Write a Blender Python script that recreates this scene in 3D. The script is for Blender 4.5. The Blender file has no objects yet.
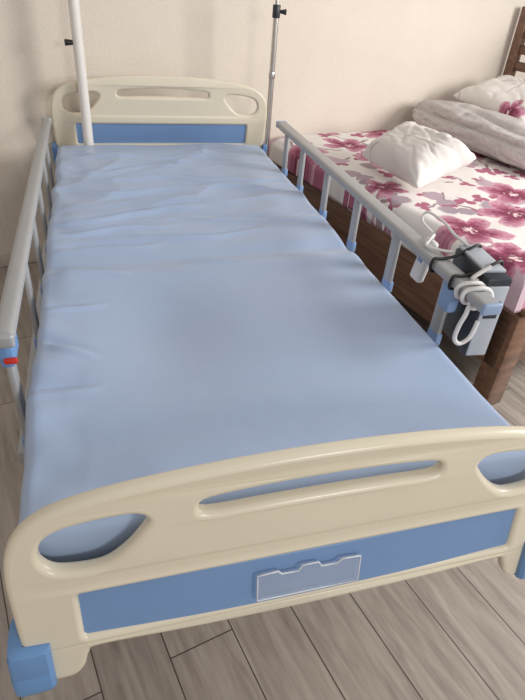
import bpy, bmesh, math, random
import numpy as np
from mathutils import Vector, Matrix, noise
random.seed(3)
H=.31; L=2.143
S=bpy.context.scene
COL=S.collection
try: S.view_settings.view_transform='Standard'
except Exception: pass

# ---------------------------------------------------------------- helpers
def srgb(r,g,b):
    f=lambda c:(c/255/12.92) if c/255<=.04045 else ((c/255+.055)/1.055)**2.4
    return (f(r),f(g),f(b),1)
def mat(name,col,rough=.5,metal=0,noise_amt=.06,noise_scale=20,bump=0,bump_scale=60,spec=.5,alpha=1,coat=0):
    m=bpy.data.materials.new(name);m.use_nodes=True;nt=m.node_tree;N=nt.nodes;b=N['Principled BSDF']
    b.inputs['Roughness'].default_value=rough;b.inputs['Metallic'].default_value=metal
    b.inputs['Specular IOR Level'].default_value=spec;b.inputs['Alpha'].default_value=alpha
    b.inputs['Coat Weight'].default_value=coat
    tc=N.new('ShaderNodeTexCoord');n=N.new('ShaderNodeTexNoise');n.inputs['Scale'].default_value=noise_scale
    n.inputs['Detail'].default_value=4
    nt.links.new(tc.outputs['Object'],n.inputs['Vector'])
    r=N.new('ShaderNodeValToRGB');c=col
    k1=1-noise_amt;k2=1+noise_amt
    r.color_ramp.elements[0].color=(c[0]*k1,c[1]*k1,c[2]*k1,1);r.color_ramp.elements[1].color=(min(1,c[0]*k2),min(1,c[1]*k2),min(1,c[2]*k2),1)
    r.color_ramp.elements[0].position=.3;r.color_ramp.elements[1].position=.7
    nt.links.new(n.outputs['Fac'],r.inputs['Fac']);nt.links.new(r.outputs['Color'],b.inputs['Base Color'])
    if bump:
        n2=N.new('ShaderNodeTexNoise');n2.inputs['Scale'].default_value=bump_scale;n2.inputs['Detail'].default_value=5
        nt.links.new(tc.outputs['Object'],n2.inputs['Vector'])
        bp=N.new('ShaderNodeBump');bp.inputs['Strength'].default_value=bump;bp.inputs['Distance'].default_value=.01
        nt.links.new(n2.outputs['Fac'],bp.inputs['Height']);nt.links.new(bp.outputs['Normal'],b.inputs['Normal'])
    return m
def link(o,parent=None,label=None,cat=None,kind=None,group=None):
    if o.name not in COL.objects: COL.objects.link(o)
    if parent is not None:
        o.parent=parent
        o.matrix_parent_inverse=PW[parent].inverted() if parent in PW else parent.matrix_world.inverted()
    if label:o['label']=label
    if cat:o['category']=cat
    if kind:o['kind']=kind
    if group:o['group']=group
    return o
PW={}
def obj(name,me,m=None,smooth=True,**k):
    o=bpy.data.objects.new(name,me)
    if m: me.materials.clear();me.materials.append(m)
    if smooth:
        for p in me.polygons:p.use_smooth=True
    return link(o,**k)
def frommesh(name,verts,faces,m=None,smooth=True,**k):
    me=bpy.data.meshes.new(name);me.from_pydata([tuple(v) for v in verts],[],faces);me.update()
    return obj(name,me,m,smooth,**k)
def empty(name,loc,**k):
    o=bpy.data.objects.new(name,None);o.location=loc;o.empty_display_size=.1
    link(o,**k);PW[o]=Matrix.Translation(loc);return o
def bm_box(bm,c,s,bev=.003,rot=None,seg=2):
    M=Matrix.Translation(c)@(rot if rot is not None else Matrix.Identity(4))@Matrix.Diagonal((s[0],s[1],s[2],1))
    t=bmesh.new();bmesh.ops.create_cube(t,size=1,matrix=M)
    if bev: bmesh.ops.bevel(t,geom=t.edges[:],offset=min(bev,min(s)*.49),segments=seg,profile=.5,affect='EDGES')
    me=bpy.data.meshes.new('t');t.to_mesh(me);t.free();bm.from_mesh(me);bpy.data.meshes.remove(me)
def bm_cyl(bm,p1,p2,r,r2=None,seg=24,bev=0):
    p1=Vector(p1);p2=Vector(p2);d=p2-p1
    M=Matrix.Translation((p1+p2)/2)@d.to_track_quat('Z','Y').to_matrix().to_4x4()
    t=bmesh.new();bmesh.ops.create_cone(t,cap_ends=True,segments=seg,radius1=r,radius2=r if r2 is None else r2,depth=d.length,matrix=M)
    if bev:
        es=[e for e in t.edges if len(e.link_faces)==2 and any(len(f.verts)>4 for f in e.link_faces)]
        bmesh.ops.bevel(t,geom=es,offset=bev,segments=2,profile=.5,affect='EDGES')
    me=bpy.data.meshes.new('t');t.to_mesh(me);t.free();bm.from_mesh(me);bpy.data.meshes.remove(me)
def frombm(name,bm,m,smooth=True,**k):
    me=bpy.data.meshes.new(name);bm.to_mesh(me);bm.free()
    o=obj(name,me,m,False,**k)
    if smooth:
        for p in me.polygons:p.use_smooth=True
        try:
            me.set_sharp_from_angle(angle=math.radians(35))
        except Exception: pass
    return o
def box(name,c,s,m,bev=.003,rot=None,seg=2,**k):
    bm=bmesh.new();bm_box(bm,c,s,bev,rot,seg);return frombm(name,bm,m,**k)
def cyl(name,p1,p2,r,m,r2=None,bev=0,**k):
    bm=bmesh.new();bm_cyl(bm,p1,p2,r,r2,bev=bev);return frombm(name,bm,m,**k)
def catmull(pts,n=6,closed=True):
    out=[];N=len(pts)
    rng=range(N) if closed else range(N-1)
    for i in rng:
        P=[Vector(pts[(i+k)%N]) if closed else Vector(pts[max(0,min(N-1,i+k))]) for k in (-1,0,1,2)]
        for j in range(n):
            t=j/n
            out.append(.5*((2*P[1])+(P[2]-P[0])*t+(2*P[0]-5*P[1]+4*P[2]-P[3])*t*t+(3*P[1]-P[0]-3*P[2]+P[3])*t**3))
    if not closed: out.append(Vector(pts[-1]))
    return out
def tubemesh(name,pts,r,m,n=8,closed=False,**k):
    pts=catmull([tuple(p) for p in pts],n,closed)
    cu=bpy.data.curves.new(name+'_c','CURVE');cu.dimensions='3D';cu.bevel_depth=r;cu.bevel_resolution=4;cu.use_fill_caps=True
    sp=cu.splines.new('POLY');sp.points.add(len(pts)-1)
    for q,p in zip(sp.points,pts): q.co=(p[0],p[1],p[2],1)
    sp.use_cyclic_u=closed
    o=bpy.data.objects.new('tmp',cu);COL.objects.link(o)
    bpy.context.view_layer.update()
    me=bpy.data.meshes.new_from_object(o.evaluated_get(bpy.context.evaluated_depsgraph_get()))
    bpy.data.objects.remove(o);me.name=name
    return obj(name,me,m,**k)
def plate(loops,ext,bev,res=4):
    """2D filled plate (x,z loops) with rounded edges -> mesh in x,y(thickness),z"""
    cu=bpy.data.curves.new('pl','CURVE');cu.dimensions='2D';cu.fill_mode='BOTH'
    cu.extrude=ext;cu.bevel_depth=bev;cu.bevel_resolution=res;cu.offset=-bev
    for lp in loops:
        sp=cu.splines.new('POLY');sp.points.add(len(lp)-1)
        for q,p in zip(sp.points,lp): q.co=(p[0],p[1],0,1)
        sp.use_cyclic_u=True
    o=bpy.data.objects.new('tmp',cu);COL.objects.link(o)
    bpy.context.view_layer.update()
    me=bpy.data.meshes.new_from_object(o.evaluated_get(bpy.context.evaluated_depsgraph_get()))
    bpy.data.objects.remove(o)
    me.materials.clear()
    for v in me.vertices:
        x,y,z=v.co; v.co=(x,-z,y)
    return me
def rrect(x0,z0,x1,z1,r,n=5):
    o=[]
    for cx,cz,a0 in ((x1-r,z1-r,0),(x0+r,z1-r,90),(x0+r,z0+r,180),(x1-r,z0+r,270)):
        for i in range(n+1):
            a=math.radians(a0+90*i/n);o.append((cx+r*math.cos(a),cz+r*math.sin(a)))
    return o

# ---------------------------------------------------------------- materials
M_cream=mat('cream_plastic',srgb(226,217,196),.28,noise_amt=.02,noise_scale=6,bump=.03,bump_scale=250)
M_inset=mat('blue_inset_plastic',srgb(120,153,200),.42,noise_amt=.03,noise_scale=8,bump=.05,bump_scale=300)
M_bump=mat('blue_bumper_plastic',srgb(108,150,202),.4,noise_amt=.03)
M_joint=mat('light_blue_plastic',srgb(136,164,205),.4,noise_amt=.03)
M_alu=mat('painted_aluminium',srgb(174,175,177),.4,metal=.25,noise_amt=.03)
M_cap=mat('grey_blue_cap',srgb(150,170,200),.4,noise_amt=.03)
M_red=mat('red_plastic',srgb(205,50,35),.4)
M_frame=mat('grey_enamel_steel',srgb(205,205,200),.4,noise_amt=.03)
M_black=mat('black_rubber',srgb(22,22,25),.5)
M_chrome=mat('polished_steel',srgb(205,202,198),.25,metal=1,noise_amt=.05)
M_white=mat('white_enamel',srgb(232,228,222),.35,noise_amt=.02)
M_cable=mat('white_cable',srgb(222,220,220),.45,noise_amt=.02)
M_device=mat('dark_grey_device',srgb(44,48,58),.4,noise_amt=.04)
M_label=mat('pale_grey_plastic',srgb(182,189,200),.4,noise_amt=.02)
M_clear=mat('clear_plastic',srgb(225,230,238),.04,noise_amt=.06,noise_scale=30,alpha=.16,coat=.8)
M_rim=mat('clear_plastic_rim',srgb(230,234,240),.12,noise_amt=.05,alpha=.8)
M_skirt=mat('white_painted_trim',srgb(205,196,186),.5)
M_wall=mat('beige_plaster',srgb(226,216,204),.9,noise_amt=.02,noise_scale=5,bump=.35,bump_scale=220,spec=.2)

def fabric(name,c,amt=.05):
    m=mat(name,c,.38,noise_amt=amt,noise_scale=3,bump=.12,bump_scale=18,spec=.6)
    b=m.node_tree.nodes['Principled BSDF'];b.inputs['Sheen Weight'].default_value=.15
    return m
M_cover=fabric('blue_mattress_cover',srgb(162,182,214),.025)

def wood(name,c1,c2,scale=(1,14,14),rough=.4):
    m=bpy.data.materials.new(name);m.use_nodes=True;nt=m.node_tree;N=nt.nodes;b=N['Principled BSDF'];b.inputs['Roughness'].default_value=rough
    tc=N.new('ShaderNodeTexCoord');mp=N.new('ShaderNodeMapping');mp.inputs['Scale'].default_value=scale
    n=N.new('ShaderNodeTexNoise');n.inputs['Scale'].default_value=3;n.inputs['Detail'].default_value=8;n.inputs['Roughness'].default_value=.65
    r=N.new('ShaderNodeValToRGB');r.color_ramp.elements[0].color=c1;r.color_ramp.elements[1].color=c2
    r.color_ramp.elements[0].position=.3;r.color_ramp.elements[1].position=.7
    nt.links.new(tc.outputs['Object'],mp.inputs['Vector']);nt.links.new(mp.outputs['Vector'],n.inputs['Vector'])
    nt.links.new(n.outputs['Fac'],r.inputs['Fac']);nt.links.new(r.outputs['Color'],b.inputs['Base Color'])
    return m
M_wood=wood('brown_stained_wood',srgb(82,58,46),srgb(132,98,78),(1,16,16))
M_woody=wood('brown_stained_wood_cross',srgb(82,58,46),srgb(132,98,78),(16,1,16))

def floor_mat():
    m=bpy.data.materials.new('laminate_planks');m.use_nodes=True;nt=m.node_tree;N=nt.nodes;Lk=nt.links.new;b=N['Principled BSDF']
    tc=N.new('ShaderNodeTexCoord')
    rot=N.new('ShaderNodeMapping');rot.inputs['Rotation'].default_value=(0,0,math.radians(90));Lk(tc.outputs['Object'],rot.inputs['Vector'])
    br=N.new('ShaderNodeTexBrick');br.inputs['Scale'].default_value=1;br.inputs['Brick Width'].default_value=1.05;br.inputs['Row Height'].default_value=.155
    br.inputs['Mortar Size'].default_value=.0018;br.inputs['Mortar Smooth'].default_value=.25;br.offset=.37
    br.inputs['Color1'].default_value=(0,0,0,1);br.inputs['Color2'].default_value=(1,1,1,1);br.inputs['Mortar'].default_value=(.5,.5,.5,1);br.inputs['Bias'].default_value=0
    Lk(rot.outputs['Vector'],br.inputs['Vector'])
    mp=N.new('ShaderNodeMapping');mp.inputs['Scale'].default_value=(20,2.0,1);Lk(tc.outputs['Object'],mp.inputs['Vector'])
    add=N.new('ShaderNodeVectorMath');add.operation='MULTIPLY_ADD';add.inputs[1].default_value=(7,13,0);Lk(br.outputs['Color'],add.inputs[0]);Lk(mp.outputs['Vector'],add.inputs[2])
    n=N.new('ShaderNodeTexNoise');n.inputs['Scale'].default_value=2.2;n.inputs['Detail'].default_value=10;n.inputs['Roughness'].default_value=.62;n.inputs['Distortion'].default_value=.5
    Lk(add.outputs['Vector'],n.inputs['Vector'])
    r=N.new('ShaderNodeValToRGB');e=r.color_ramp.elements
    e[0].position=.26;e[0].color=srgb(132,122,113);e[1].position=.76;e[1].color=srgb(186,176,165)
    x=e.new(.5);x.color=srgb(163,152,143)
    Lk(n.outputs['Fac'],r.inputs['Fac'])
    hv=N.new('ShaderNodeHueSaturation');Lk(r.outputs['Color'],hv.inputs['Color'])
    mr=N.new('ShaderNodeMapRange');mr.inputs['To Min'].default_value=.88;mr.inputs['To Max'].default_value=1.08
    sep=N.new('ShaderNodeSeparateColor');Lk(br.outputs['Color'],sep.inputs['Color']);Lk(sep.outputs[0],mr.inputs['Value']);Lk(mr.outputs['Result'],hv.inputs['Value'])
    mx=N.new('ShaderNodeMix');mx.data_type='RGBA';Lk(br.outputs['Fac'],mx.inputs['Factor']);Lk(hv.outputs['Color'],mx.inputs['A']);mx.inputs['B'].default_value=srgb(76,67,60)
    Lk(mx.outputs['Result'],b.inputs['Base Color']);b.inputs['Roughness'].default_value=.36
    return m
M_floor=floor_mat()

def floral(name,base,scale=3.4,seed=0,strength=.42,radius=.125,stems=.8,fine=0):
    m=bpy.data.materials.new(name);m.use_nodes=True;nt=m.node_tree;N=nt.nodes;Lk=nt.links.new;b=N['Principled BSDF'];b.inputs['Roughness'].default_value=.75
    tc=N.new('ShaderNodeTexCoord');mp=N.new('ShaderNodeMapping');mp.inputs['Location'].default_value=(seed,seed*.7,0);mp.inputs['Scale'].default_value=(1,1,0)
    Lk(tc.outputs['Object'],mp.inputs['Vector'])
    nz=N.new('ShaderNodeTexNoise');nz.inputs['Scale'].default_value=15;nz.inputs['Detail'].default_value=4;Lk(mp.outputs['Vector'],nz.inputs['Vector'])
    ma=N.new('ShaderNodeVectorMath');ma.operation='MULTIPLY_ADD';Lk(nz.outputs['Color'],ma.inputs[0]);ma.inputs[1].default_value=(.05,.05,0);Lk(mp.outputs['Vector'],ma.inputs[2])
    def M(op,a,bb=None,c=None,clamp=False):
        n=N.new('ShaderNodeMath');n.operation=op;n.use_clamp=clamp
        for i,v in enumerate((a,bb,c)):
            if v is None: continue
            if isinstance(v,(int,float)): n.inputs[i].default_value=v
            else: Lk(v,n.inputs[i])
        return n.outputs[0]
    def layer(scl,petals,radius,thr,soft=16,base_r=.5):
        mp2=N.new('ShaderNodeMapping');mp2.inputs['Location'].default_value=(scl*1.3,petals,0);Lk(ma.outputs['Vector'],mp2.inputs['Vector'])
        v=N.new('ShaderNodeTexVoronoi');v.voronoi_dimensions='2D';v.inputs['Scale'].default_value=scl;v.inputs['Randomness'].default_value=.85
        Lk(mp2.outputs['Vector'],v.inputs['Vector'])
        s=N.new('ShaderNodeVectorMath');s.operation='SUBTRACT';Lk(mp2.outputs['Vector'],s.inputs[0]);Lk(v.outputs['Position'],s.inputs[1])
        sp=N.new('ShaderNodeSeparateXYZ');Lk(s.outputs['Vector'],sp.inputs[0])
        sc=N.new('ShaderNodeSeparateColor');Lk(v.outputs['Color'],sc.inputs['Color'])
        th=M('ARCTAN2',sp.outputs[1],sp.outputs[0]);th=M('ADD',M('MULTIPLY',th,petals/2),M('MULTIPLY',sc.outputs[1],6))
        pet=M('ABSOLUTE',M('COSINE',th));R=M('MULTIPLY',M('MULTIPLY_ADD',pet,1-base_r,base_r),radius)
        R=M('MULTIPLY',R,M('MULTIPLY_ADD',sc.outputs[2],.5,.7))
        rr=M('SQRT',M('ADD',M('MULTIPLY',sp.outputs[0],sp.outputs[0]),M('MULTIPLY',sp.outputs[1],sp.outputs[1])))
        q=M('DIVIDE',rr,R)
        mask=M('MULTIPLY',M('MULTIPLY_ADD',M('SUBTRACT',1,q),soft,0,True),M('GREATER_THAN',sc.outputs[0],thr))
        return mask,q,sc.outputs[2],pet
    mk,q,rnd,pet=layer(scale,5,radius,strength)
    ramp=N.new('ShaderNodeValToRGB');e=ramp.color_ramp.elements;e[0].color=srgb(236,205,208);e[0].position=.05;e[1].color=srgb(212,166,182);e[1].position=1
    x=e.new(.18);x.color=srgb(112,36,66);x=e.new(.42);x.color=srgb(142,60,92);x=e.new(.7);x.color=srgb(182,116,140)
    nz2=N.new('ShaderNodeTexNoise');nz2.inputs['Scale'].default_value=50;nz2.inputs['Detail'].default_value=3;Lk(mp.outputs['Vector'],nz2.inputs['Vector'])
    qq=M('MULTIPLY_ADD',nz2.outputs['Fac'],.9,M('SUBTRACT',q,.46));Lk(qq,ramp.inputs['Fac'])
    mk2,q2,rnd2,_=layer(scale*1.8,2,radius*.66,strength+.10,6,.2)
    leaf=N.new('ShaderNodeValToRGB');leaf.color_ramp.elements[0].color=srgb(150,136,148);leaf.color_ramp.elements[1].color=srgb(208,182,194);Lk(rnd2,leaf.inputs['Fac'])
    mk3,q3,rnd3,_=layer(scale*3.2,3,radius*.34,strength+.25,8,.3)
    ve=N.new('ShaderNodeTexVoronoi');ve.voronoi_dimensions='2D';ve.feature='DISTANCE_TO_EDGE';ve.inputs['Scale'].default_value=scale*1.1
    Lk(ma.outputs['Vector'],ve.inputs['Vector'])
    nz3=N.new('ShaderNodeTexNoise');nz3.inputs['Scale'].default_value=3.5;Lk(mp.outputs['Vector'],nz3.inputs['Vector'])
    stem=M('MULTIPLY',M('LESS_THAN',ve.outputs['Distance'],.022),M('GREATER_THAN',nz3.outputs['Fac'],.5));stem=M('MULTIPLY',stem,stems)
    ms_=N.new('ShaderNodeMix');ms_.data_type='RGBA';ms_.inputs['A'].default_value=base;ms_.inputs['B'].default_value=srgb(128,90,104);Lk(stem,ms_.inputs['Factor'])
    m0=N.new('ShaderNodeMix');m0.data_type='RGBA';Lk(ms_.outputs['Result'],m0.inputs['A']);Lk(mk3,m0.inputs['Factor']);m0.inputs['B'].default_value=srgb(172,100,126)
    m1=N.new('ShaderNodeMix');m1.data_type='RGBA';Lk(m0.outputs['Result'],m1.inputs['A']);Lk(mk2,m1.inputs['Factor']);Lk(leaf.outputs['Color'],m1.inputs['B'])
    m2=N.new('ShaderNodeMix');m2.data_type='RGBA';Lk(m1.outputs['Result'],m2.inputs['A']);Lk(mk,m2.inputs['Factor']);Lk(ramp.outputs['Color'],m2.inputs['B'])
    Lk(m2.outputs['Result'],b.inputs['Base Color'])
    n2=N.new('ShaderNodeTexNoise');n2.inputs['Scale'].default_value=9;bp=N.new('ShaderNodeBump');bp.inputs['Strength'].default_value=.3;bp.inputs['Distance'].default_value=.02
    Lk(tc.outputs['Object'],n2.inputs['Vector']);Lk(n2.outputs['Fac'],bp.inputs['Height']);Lk(bp.outputs['Normal'],b.inputs['Normal'])
    return m
M_floral=floral('floral_sheet',srgb(234,229,226),3.1,0,.32,.148)
M_pillowf=floral('floral_pillowcase',srgb(232,227,223),4.2,3.1,.82,.07,.35)
M_pillowg=floral('floral_pillowcase_rose',srgb(232,227,223),4.0,6.4,.80,.08,.35)
M_duvet=mat('pale_grey_duvet',srgb(200,195,193),.85,noise_amt=.10,noise_scale=45,bump=.5,bump_scale=12)

# ---------------------------------------------------------------- room
ANG=math.radians(13);B=Vector((.64,2.46,0))
RM=Matrix.Translation(B)@Matrix.Rotation(ANG,4,'Z')
def place(o,M=RM): o.matrix_world=M; return o
f=frommesh('floor',[(-4,-4.5,0),(4.2,-4.5,0),(4.2,.02,0),(-4,.02,0),(-4,-4.5,-.08),(4.2,-4.5,-.08),(4.2,.02,-.08),(-4,.02,-.08)],[(0,1,2,3),(7,6,5,4),(0,4,5,1),(1,5,6,2),(2,6,7,3),(3,7,4,0)],M_floor,False,kind='structure');place(f)
w=box('wall_back',(.1,.07,1.35),(8.2,.1,2.7),M_wall,0,kind='structure');place(w)
w=box('wall_side',(-4.05,-2.2,1.35),(.1,4.6,2.7),M_wall,0,kind='structure');place(w)
w=box('baseboard_back',(.1,.012,.035),(8.2,.016,.07),M_skirt,.003,kind='structure');place(w)

# ---------------------------------------------------------------- hospital bed
bed=empty('hospital_bed',(0,1.07,0),label='adjustable hospital bed with cream end boards and blue inset panels',cat='bed')
half=[(0,.403),(.1,.401),(.196,.395),(.29,.385),(.36,.373),(.415,.356),(.452,.330),(.473,.295),(.481,.25),(.481,.18),(.478,.10),(.470,.045),(.447,.03),(.41,.032),(.392,.05),(.382,.078),(.36,.09)]
def outline(dt):
    h=[(x,z+(dt if z>.2 else 0)) for x,z in half]
    r=h; l=[(-x,z) for x,z in h[::-1][:-1]]
    top=catmull([(p[0],p[1],0) for p in r+[(.2,.09),(-.2,.09)]+l],5,True)
    return [(p.x,p.y) for p in top]
hole=[(.430,.288),(.424,.266),(.402,.252),(.348,.252),(.312,.274),(.284,.306),(.275,.325),(.294,.338),(.345,.336),(.392,.328),(.420,.313)]
def holeloop(s): return [(s*p.x,p.y) for p in catmull([(a,b,0) for a,b in hole],5,True)]
slot=[(-.201,.335),(-.185,.348),(-.1,.3555),(0,.358),(.1,.3555),(.185,.348),(.201,.335),(.188,.322),(.1,.324),(0,.3255),(-.1,.324),(-.188,.322)]
slotl=[(p.x,p.y) for p in catmull([(a,b,0) for a,b in slot],4,True)]
inset=rrect(-.386,.115,.386,.2035,.006)
OFF={1:.006,-1:.022}
def panel_transform(me,y0,dz,sgn):
    for v in me.vertices:
        x,y,z=v.co
        bow=-.012*(1-(x/.48)**2)
        v.co=(x,y0+sgn*(y+bow+.183*(z-.3)),z+dz+H)
    me.update()
def make_board(name,y0,dz,sgn,lab):
    me=plate([outline(0 if sgn>0 else .008),holeloop(1),holeloop(-1),slotl,inset],.003,.0095)
    panel_transform(me,y0+sgn*OFF[sgn],dz,sgn)
    if sgn<0: me.flip_normals()
    bd=obj(name,me,M_cream,True,parent=bed,label=lab)
    try: me.set_sharp_from_angle(angle=math.radians(50))
    except Exception: pass
    me=plate([rrect(-.392,.110,.392,.208,.006)],.003,.002,2)
    bm=bmesh.new();bm.from_mesh(me)
    for i in range(1,16):
        g=bm.verts[:]+bm.edges[:]+bm.faces[:]
        bmesh.ops.bisect_plane(bm,geom=g,plane_co=(-.39+.78*i/16,0,0),plane_no=(1,0,0))
    bm.to_mesh(me);bm.free()
    panel_transform(me,y0+sgn*OFF[sgn],dz,sgn)
    if sgn<0: me.flip_normals()
    obj('inset_panel',me,M_inset,False,parent=bd)
    return bd
foot=make_board('footboard',0,0,1,'cream moulded plastic footboard with grip slots and blue inset')
head=make_board('headboard',L,.155,-1,'cream moulded plastic headboard with grip slots and blue inset')
# card holder on the foot board
cx=-.022
ch=[(-.090,.130),(-.090,.185),(-.056,.187),(-.049,.180),(-.02,.180),(-.014,.190),(.014,.190),(.02,.180),(.049,.180),(.056,.187),(.090,.185),(.090,.130)]
me=plate([[(x+cx,z) for x,z in ch]],.0015,.0008,1)
bm=bmesh.new();bm.from_mesh(me)
for i in range(1,8):
    bmesh.ops.bisect_plane(bm,geom=bm.verts[:]+bm.edges[:]+bm.faces[:],plane_co=(cx-.090+.180*i/8,0,0),plane_no=(1,0,0))
bm.to_mesh(me);bm.free()
panel_transform(me,-.008,0,1)
obj('card_holder',me,M_clear,False,parent=foot,label='clear plastic name card pocket')
rim=[(x+cx,-.008-.012*(1-((x+cx)/.48)**2)+.183*(z-.3)-.002,z+H) for x,z in ch]
def straight(pts,k=3):
    o=[]
    for a,b in zip(pts,pts[1:]+pts[:1]):
        for i in range(k): o.append(tuple(a[j]+(b[j]-a[j])*i/k for j in range(3)))
    return o
tubemesh('card_holder_rim',straight(rim),.0014,M_rim,n=1,closed=True,parent=foot)
# bumpers: angular wrap-around corner pads
def bumper(s,y0,dz,sgn,par):
    bm=bmesh.new();rings=[]
    xi=.438 if s<0 else .424
    path=[(xi,-.020),(xi+.005,-.026),(.466,-.028),(.489,-.028),(.496,-.025),(.500,-.017),(.501,.010),(.500,.036),(.496,.044),(.488,.046)]
    inner=[(xi-.001,-.006),(xi+.008,-.010),(.46,-.010),(.474,-.010),(.477,-.008),(.478,0),(.479,.01),(.479,.03),(.477,.04),(.474,.046)]
    zs=[(.026,.80),(.029,.94),(.036,1),(.06,1.03),(.065,.93),(.069,1.0),(.100,1),(.109,.92),(.113,.6)]
    for z,k in zs:
        row=[]
        for (ox,oy),(ix,iy) in zip(path,inner):
            row.append(bm.verts.new((s*(ix+(ox-ix)*k),y0+sgn*(iy+(oy-iy)*k+.183*(z-.3)+.004),z+dz+H)))
        for ix,iy in inner[::-1]:
            row.append(bm.verts.new((s*ix,y0+sgn*(iy+.183*(z-.3)+.004),z+dz+H)))
        rings.append(row)
    for r0,r1 in zip(rings[:-1],rings[1:]):
        for i in range(len(r0)):
            j=(i+1)%len(r0);bm.faces.new((r0[i],r0[j],r1[j],r1[i]))
    bm.faces.new(rings[0]);bm.faces.new(rings[-1])
    bmesh.ops.recalc_face_normals(bm,faces=bm.faces[:])
    return frombm('corner_bumper',bm,M_bump,parent=par,label='light blue plastic corner bumper')
for s in (-1,1):
    bumper(s,0,.006,1,foot); bumper(s,L,.155,-1,head)
# frame
bm=bmesh.new()
for s in (-1,1): bm_box(bm,(s*.41,1.07,.12+H),(.035,2.06,.05),.004)
for y in (.06,.55,1.05,1.55,2.08): bm_box(bm,(0,y,.12+H),(.82,.04,.04),.004)
for y in np.linspace(.14,2.0,18): bm_box(bm,(0,y,.158+H),(.86,.06,.012),.003)
for s in (-1,1): bm_box(bm,(s*.36,1.07,-.0+H),(.04,1.9,.04),.004)
for y in (.3,1.85):
    for s in (-1,1): bm_box(bm,(s*.37,y,.05+H),(.035,.035,.13),.004)
frombm('bed_frame',bm,M_frame,parent=bed,label='grey painted steel bed deck and frame')
for s in (-1,1):
    for y in (.28,1.86):
        lg=box('leg',(s*.36,y,(.10+H)/2+.03),(.04,.04,H-.04),M_frame,.004,parent=bed)
        cyl('caster',(s*.36-.016,y+.02,.052),(s*.36+.016,y+.02,.052),.052,M_black,bev=.006,parent=lg,label='black rubber caster wheel')
# side rails
RY=[.49,.77,1.05,1.33,1.61,1.83]
def rail(s):
    rl=empty('side_rail',(s*.5,1.1,.1+H),parent=bed,label='fold-down aluminium side rail with flat balusters')
    PW[rl]=Matrix.Translation((s*.5,1.1,.1+H))
    zt=(.418 if s>0 else .422)+H
    y0=.345 if s<0 else .318
    wd_=.046 if s>0 else .036
    box('top_tube',(s*.486,(y0+1.90)/2,zt),(wd_,1.90-y0,.026),M_alu,.008 if s>0 else .012,seg=4,parent=rl)
    box('lower_bar',(s*.502,1.12,.11+H),(.03,1.5,.035),M_alu,.004,parent=rl)
    ys=RY if s>0 else [.40]+RY[1:]
    for y in ys:
        box('baluster',(s*.494,y,.265+H),(.012,.042,.29),M_alu,.004,parent=rl)
        zj=.235 if s>0 else .14
        box('joint_cover',(s*.496,y,zj+H),(.017,.047,.036),M_joint,.005,parent=rl,label='light blue plastic baluster joint')
    for y in (y0,1.905):
        box('end_cap',(s*.486,y,zt),(wd_+.002,.014,.028),M_cap if s>0 else M_alu,.006 if s>0 else .012,seg=4,parent=rl,label='rail end cap')
    if s<0:
        box('release_housing',(s*.489,.388,.383+H),(.026,.074,.052),M_bump,.008,parent=rl,label='blue plastic latch housing')
        box('release_lever',(s*.482,.349,.376+H),(.024,.010,.012),M_red,.004,parent=rl,label='red release lever')
    else:
        box('release_housing',(.490,.47,.365+H),(.030,.05,.075),M_joint,.010,parent=rl,label='blue plastic latch housing')
        box('release_lever',(.478,.40,.395+H),(.018,.025,.014),M_red,.005,parent=rl,label='red release lever')
rail(-1);rail(1)

# ---------------------------------------------------------------- mattress
def padded(name,x0,x1,y0,y1,zt,th,r,nx,ny,disp,m,**k):
    hw=(x1-x0)/2;hl=(y1-y0)/2;cx=(x0+x1)/2;cy=(y0+y1)/2
    def prof(a,h):
        sg=1 if a>=0 else -1;a=abs(a)
        if a<=h-r: return sg*a,0
        arc=r*math.pi/2
        if a<=h-r+arc:
            t=(a-h+r)/r;return sg*(h-r+r*math.sin(t)),r*(1-math.cos(t))
        return sg*h,r+(a-h+r-arc)
    def samples(h,n):
        arc=r*math.pi/2
        s=list(np.linspace(-(h-r),h-r,n));e=[h-r+arc*i/6 for i in range(1,7)]+[h-r+arc+(th-r)*i/8 for i in range(1,9)]
        return [-v for v in e[::-1]]+s+e
    A=samples(hw,nx);Bv=samples(hl,ny);V=[];F=[]
    for b in Bv:
        y,dzy=prof(b,hl)
        for a in A:
            x,dzx=prof(a,hw);dz=min(th,max(dzx,dzy))
            p=Vector((cx+x,cy+y,zt-dz));V.append(disp(p,dz/th,1 if a>0 else -1) if disp else p)
    n=len(A)
    for j in range(len(Bv)-1):
        for i in range(n-1):
            q=j*n+i;F.append((q,q+1,q+n+1,q+n))
    loop=[i for i in range(n)]+[j*n+n-1 for j in range(1,len(Bv))]+[(len(Bv)-1)*n+i for i in range(n-2,-1,-1)]+[j*n for j in range(len(Bv)-2,0,-1)]
    F.append(tuple(loop[::-1]))
    return frommesh(name,V,F,m,True,**k)
def ridge(d,w): return math.exp(-(d/w)**2)
FOLDS=[(-.05,1.86,.03,.024,.010,.42),(.12,1.77,-.08,.024,.009,.34),(-.15,1.69,.10,.022,.011,.32),
 (-.02,1.57,-.05,.024,.013,.44),(-.20,1.44,.14,.019,.012,.28),(.14,1.47,.05,.024,.008,.30),(.0,1.34,.05,.026,.012,.46),
 (-.24,1.22,.26,.017,.013,.28),(-.28,1.11,.20,.014,.011,.22),(-.1,1.05,.08,.016,.011,.34),(.12,1.17,-.04,.020,.008,.36),(-.3,.98,.1,.014,.008,.18),
 (-.02,.865,.06,.007,.007,.11),(-.36,.84,-.1,.014,.008,.12),(-.40,.66,.2,.012,.007,.09),(-.41,.50,-.15,.012,.007,.08),(-.41,.36,.2,.012,.006,.08)]
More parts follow.
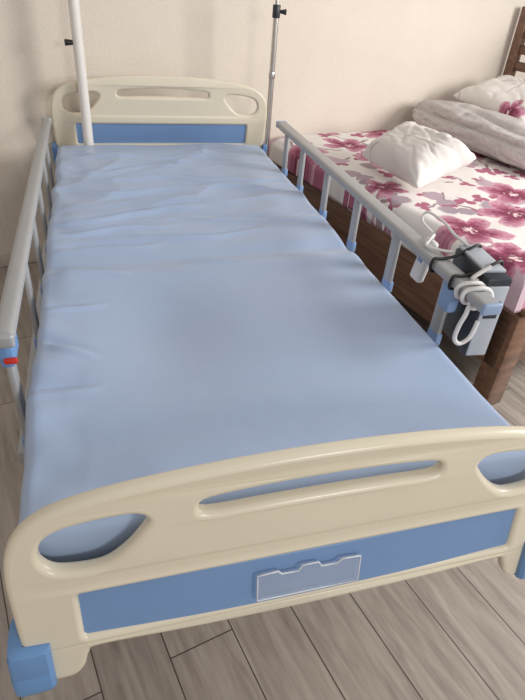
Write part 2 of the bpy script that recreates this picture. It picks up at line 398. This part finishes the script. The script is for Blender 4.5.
def dispM(p,side,sg):
    x,y,z=p
    env=min(1,max(0,(y-.85)/.35))
    edge=.012*noise.noise(Vector((y*4,2,3)))+.007*noise.noise(Vector((y*11,5,3)))
    if side<.25:
        h=.003*noise.noise(Vector((x*3,y*3,1)))+.0008*noise.noise(Vector((x*9,y*9,4)))
        for fq,am in ((4.2,.016),(8,.005)):
            q=noise.noise(Vector((x*1.6+.5*noise.noise(Vector((x*4,y*4,9))),y*fq+.8*math.sin(x*4+fq),fq)))
            h+=env*am*((1-abs(q)*2.6)**2 if abs(q)<.38 else 0)*max(0,.4+.9*noise.noise(Vector((x*3,y*3,11+fq))))
        for cx,y0,sl,w,a,hs in FOLDS:
            wob=.04*noise.noise(Vector((x*5,y0*10,2)))
            d=y-(y0+sl*(x-cx)+wob)
            if abs(d)<.12:
                e=max(0,1-((x-cx)/hs)**2)
                h+=a*e*(ridge(d,w)-.6*ridge(d-w*1.6,w))
        h-=.014*ridge(y-.92-.04*x,.045)
        h+=.006*ridge(y-.84-.04*x,.05)
        h-=.030*math.exp(-((x+.20)/.15)**2-((y-.56)/.22)**2)  # sag shaped in so its slope stands in for a soft shadow patch
        h-=.004*ridge(abs(x),.3)*(1 if .3<y<1.2 else .5)
        h+=.010*max(0,1-y/.2)
        if x<-.36: h+=.012*noise.noise(Vector((x*10,y*12,5)))*min(1,(-.36-x)/.08)
        z+=h*(1-side*3)
        if sg<0 and x<-.40: x+=edge*min(1,(-.40-x)/.05)
    else:
        if sg<0:
            x+=edge+noise.noise(Vector((y*24,z*8,sg)))*.007*min(1,side*1.5);x-=.004*side
        else:
            x+=noise.noise(Vector((y*7,z*5,sg*3)))*.006*side
    return Vector((max(x,-.484),y,z))
matt=padded('mattress',-.468,.434,.022,2.055,.2926+H,.118,.022,130,380,dispM,M_cover,label='thin mattress in a light blue water-resistant wrinkled cover',cat='mattress')

# ---------------------------------------------------------------- drip poles
g='drip poles at the bed head'
p1=cyl('drip_pole',(-.338,2.082,.175+H),(-.338,2.082,1.75+H),.021,M_white,label='thick white enamelled drip pole beside the headboard',cat='drip pole',group=g)
bm=bmesh.new();bm_cyl(bm,(-.355,2.082,.680+H),(-.388,2.076,.680+H),.0085,.0125,bev=.002);frombm('lock_knob',bm,M_black,parent=p1,label='black plastic locking knob')
p2=cyl('drip_pole',(.499,2.15,.1+H),(.499,2.15,.84+H),.0125,M_chrome,label='slim telescopic polished steel drip pole beside the headboard',cat='drip pole',group=g)
cyl('inner_tube',(.499,2.15,.82+H),(.499,2.15,1.7+H),.0085,M_chrome,parent=p2)
cyl('collar',(.499,2.15,.80+H),(.499,2.15,.85+H),.017,M_device,bev=.003,parent=p2,label='dark collar')
cyl('lock_knob',(.513,2.145,.825+H),(.54,2.135,.825+H),.006,M_device,r2=.012,bev=.002,parent=p2,label='dark locking knob')
cyl('joint_ring',(.499,2.15,.56+H),(.499,2.15,.59+H),.0155,M_chrome,bev=.003,parent=p2)
box('pole_bracket',(.47,2.15,.14+H),(.08,.03,.05),M_frame,.004,parent=bed)

# ---------------------------------------------------------------- controller, pendant and cables on the rail end
cb=empty('bed_controller',(.558,.46,.25+H),label='pale grey control box with dark sides strapped outside the side rail',cat='control box')
R1=Matrix.Rotation(math.radians(-6),4,'Z')
box('box_body',(.560,.475,.340+H),(.062,.17,.215),M_device,.006,R1,parent=cb)
box('front_panel',(.550,.388,.335+H),(.050,.006,.19),M_label,.002,R1,parent=cb,label='pale blue-grey front panel')
box('display',(.549,.384,.370+H),(.034,.004,.045),M_device,.002,R1,parent=cb)
box('lid',(.563,.49,.4505+H),(.054,.14,.008),M_label,.003,R1,parent=cb,label='pale grey lid')
box('mounting_hook',(.519,.50,.40+H),(.026,.03,.02),M_device,.003,parent=cb)
pend=empty('hand_control',(.525,.66,.30+H),label='white wired hand control hanging over the side rail',cat='remote control')
R2=Matrix.Rotation(math.radians(10),4,'Y')
box('handset',(.524,.66,.365+H),(.024,.05,.12),M_cable,.010,R2,4,parent=pend)
for dz in (-.025,0,.025):
    box('button',(.5105,.66,.368+dz+H),(.005,.022,.012),M_joint,.002,R2,parent=pend,label='blue push button')
tubemesh('cord',[(.532,.66,.42+H),(.528,.65,.442+H),(.50,.625,.438+H),(.480,.60,.436+H),(.50,.57,.438+H),(.525,.55,.440+H)],.0038,M_cable,parent=pend)
def wrap(y0,y1,turns,rx,rz,ph=0,cx=.487,cz=.418,n=10,wob=.006):
    o=[]
    for i in range(int(turns*n)+1):
        t=i/n;a=ph-2*math.pi*t;k=i/(turns*n)
        o.append((cx+rx*math.cos(a),y0+(y1-y0)*k+wob*math.sin(3*a),cz+rz*math.sin(a)+H))
    return o
ca=tubemesh('power_cable',[(.545,.43,.460+H)]+wrap(.425,.36,2.6,.034,.023,ph=1.2,cx=.489,cz=.415,wob=.003)+[(.456,.355,.385+H),(.452,.36,.35+H),(.460,.37,.31+H),(.482,.375,.29+H),(.505,.375,.305+H),(.517,.38,.345+H)],.0052,M_cable,n=6,label='white power cable looped around the rail end',cat='cable')
def strap(y):
    return tubemesh('cable_tie',[(.461,y,.434+H),(.487,y,.4345+H),(.52,y,.440+H),(.555,y,.458+H),(.590,y+.01,.458+H),(.5965,y+.01,.40+H),(.585,y+.005,.385+H),(.54,y,.39+H),(.487,y,.402+H),(.460,y,.405+H)],.0038,M_black,closed=True,label='thin black strap holding the control box to the rail tube',cat='cable tie',group='black straps on the rail')
strap(.44);strap(.53)
pw=tubemesh('power_cable',[(.535,.67,.44+H),(.515,.70,.462+H),(.525,.70,.485+H),(.545,.65,.478+H),(.552,.60,.464+H),(.560,.545,.457+H)],.0034,M_cable,label='white cord arching above the rail',cat='cable')

# ---------------------------------------------------------------- double bed (local frame along the wall)
dbl=bpy.data.objects.new('double_bed',None);COL.objects.link(dbl);dbl.empty_display_size=.1
dbl.matrix_world=RM;dbl['label']='dark-stained wooden double bed with slatted headboard';dbl['category']='bed'
def lp(o,par=dbl): o.parent=par;o.matrix_parent_inverse=Matrix.Identity(4);return o
W2=1.72;L2=1.60;ZT=.24+H
lp(box('foot_rail',(-.02,-W2/2,.29),(.04,W2+.04,.24),M_woody,.004))
for y in (-W2,-.03): lp(box('side_board',(L2/2,y,.29),(L2,.04,.24),M_wood,.004))
lp(box('ledge',(L2/2,-W2-.01,.415),(L2+.06,.085,.022),M_wood,.004))
lp(box('bed_base',(L2/2,-W2/2,.34),(L2-.02,W2-.04,.03),M_wood,.003))
for x,y in ((.005,-W2+.0),(.005,-.06),(.015,-W2/2)):
    lp(box('leg',(x,y,.20),(.09,.08,.40),M_wood,.006))
hb=bpy.data.objects.new('headboard',None);COL.objects.link(hb);lp(hb);hb['label']='slatted dark wood headboard'
for y in (-W2+.0,-.055):
    lp(box('headboard_post',(L2+.03,y,.60),(.05,.06,1.20),M_wood,.006),hb)
for z in (1.07,.98,.89,.80,.71,.62):
    lp(box('slat',(L2+.03,-W2/2-.02,z),(.028,W2-.08,.05),M_woody,.005),hb)
def dispS(p,side,sg):
    x,y,z=p
    if side<.2:
        z+=.012*noise.noise(Vector((x*3,y*3,3)))+.006*noise.noise(Vector((x*9,y*9,5)))
    else:
        d=side
        k=.022*noise.noise(Vector((x*9,y*9,2)))
        cx,cy=L2/2,-W2/2
        v=Vector((x-cx,y-cy,0)).normalized();x+=v.x*k*d;y+=v.y*k*d
        z+=.035*noise.noise(Vector((x*5,y*5,8)))*d
    return Vector((x,y,z))
ms=padded('mattress',-.055,L2-.01,-W2-.02,-.02,ZT,.135,.05,90,80,dispS,M_floral,label='double mattress in a white floral sheet with burgundy blossoms',cat='mattress');place(ms)
def pillow(name,w,l,h,M,m,seed,lump=1,**k):
    n=50;V=[];F=[]
    def pt(u,v,s):
        x=w/2*u*(.91+.09*v*v);y=l/2*v*(.91+.09*u*u)
        t=max(0,(1-u**4)*(1-v**4))**.48
        wr=1+lump*(.18*noise.noise(Vector((u*2.0+seed,v*2.0,s)))+.05*noise.noise(Vector((u*6+seed,v*5,s))))
        c=1-abs(noise.noise(Vector((u*2.2+seed,v*2.2,s*4))))*4
        wr-=.12*max(0,c)**2*(.25+u*u+v*v)
        return (x,y,s*h/2*t*wr*(1 if s>0 else .6))
    for s in (1,-1):
        for j in range(n+1):
            for i in range(n+1): V.append(pt(-1+2*i/n,-1+2*j/n,s))
    o=(n+1)**2
    for j in range(n):
        for i in range(n):
            q=j*(n+1)+i;F.append((q,q+1,q+n+2,q+n+1));F.append((o+q,o+q+n+1,o+q+n+2,o+q+1))
    ob=frommesh(name,V,F,m,True,**k)
    bm=bmesh.new();bm.from_mesh(ob.data);bmesh.ops.remove_doubles(bm,verts=bm.verts[:],dist=1e-4);bm.to_mesh(ob.data);bm.free()
    for p in ob.data.polygons:p.use_smooth=True
    ob.matrix_world=M;return ob
R=lambda a,ax:Matrix.Rotation(math.radians(a),4,ax)
pillow('pillow',.29,.46,.20,Matrix.Translation((1.04,1.67,ZT+.105))@R(6,'Z')@R(-22,'Y'),M_pillowf,1,label='plump mostly white pillow with faint floral print, lying on the sheet',cat='pillow',group='pillows on the double bed')
pillow('pillow',.40,.54,.16,RM@Matrix.Translation((1.28,-.42,ZT+.215))@R(-12,'Y')@R(4,'X'),M_pillowg,5,label='soft white floral pillow resting on the duvet against the headboard',cat='pillow',group='pillows on the double bed')
# rolled duvet
V=[];F=[];nu,nv=90,64;Ld=1.05
for j in range(nu+1):
    t=j/nu;yy=-Ld/2+Ld*t;e=(1-abs(2*t-1)**6)**.5 if 0<t<1 else 0
    for i in range(nv):
        a=2*math.pi*i/nv
        q=noise.noise(Vector((math.cos(a)*1.8,math.sin(a)*1.8,yy*4)))
        rr=(.122+.020*noise.noise(Vector((math.cos(a)*1.3,math.sin(a)*1.3,yy*3)))+.010*noise.noise(Vector((math.cos(a)*4,math.sin(a)*4,yy*7)))-.012*max(0,1-abs(q)*5)**2-.018*ridge(((a-1.9+.3*math.sin(yy*4)+math.pi)%(2*math.pi))-math.pi,.11)-.016*ridge(((a-.9+.2*math.sin(yy*6)+math.pi)%(2*math.pi))-math.pi,.10)-.024*ridge(((a-2.75+math.pi)%(2*math.pi))-math.pi,.11))*(.25+.75*e)
        z=rr*math.sin(a)*.80;V.append((rr*math.cos(a)*1.25,yy,max(z,-.088)))
for j in range(nu):
    for i in range(nv):
        k=(i+1)%nv;F.append((j*nv+i,j*nv+k,(j+1)*nv+k,(j+1)*nv+i))
F.append(tuple(range(nv))[::-1]);F.append(tuple(nu*nv+i for i in range(nv)))
dv=frommesh('duvet',V,F,M_duvet,True,label='pale grey rolled-up quilted duvet on the sheet',cat='duvet')
dv.matrix_world=RM@Matrix.Translation((.94,-.575,ZT+.096))@R(-3,'Z')

# ---------------------------------------------------------------- light
wd=bpy.data.worlds.new('World');S.world=wd;wd.use_nodes=True
bg=wd.node_tree.nodes['Background'];bg.inputs['Color'].default_value=(1,.97,.94,1);bg.inputs['Strength'].default_value=.48
def area(name,loc,tgt,size,e,col):
    l=bpy.data.lights.new(name,'AREA');l.shape='RECTANGLE';l.size=size[0];l.size_y=size[1];l.energy=e;l.color=col
    o=bpy.data.objects.new(name,l);COL.objects.link(o);o.location=loc
    o.rotation_euler=(Vector(tgt)-Vector(loc)).to_track_quat('-Z','Y').to_euler();return o
area('window_light',(2.9,.2,1.65),(.4,1.3,.6),(1.0,1.0),82,(1,.975,.94))
area('added_front_light',(1.0,-2.6,1.8),(.2,1.6,.6),(.7,.5),30,(1,.97,.93))  # added light from the camera side, grazing to bring out the mattress folds

# ---------------------------------------------------------------- camera
yaw,pitch,roll=.3102,.6111,.0849
cy,sy=math.cos(yaw),math.sin(yaw);cp,sp=math.cos(pitch),math.sin(pitch)
fwd=Vector((sy*cp,cy*cp,-sp));right=Vector((cy,-sy,0));up=right.cross(fwd)
r2=right*math.cos(roll)+up*math.sin(roll);u2=-right*math.sin(roll)+up*math.cos(roll)
cd=bpy.data.cameras.new('camera');cam=bpy.data.objects.new('camera',cd);COL.objects.link(cam)
cd.sensor_fit='HORIZONTAL';cd.sensor_width=36;cd.lens=549.79/525*36;cd.clip_start=.02
Mx=Matrix(((r2.x,u2.x,-fwd.x,-.2916),(r2.y,u2.y,-fwd.y,-.5264),(r2.z,u2.z,-fwd.z,.9899+H),(0,0,0,1)))
cam.matrix_world=Mx
S.camera=cam
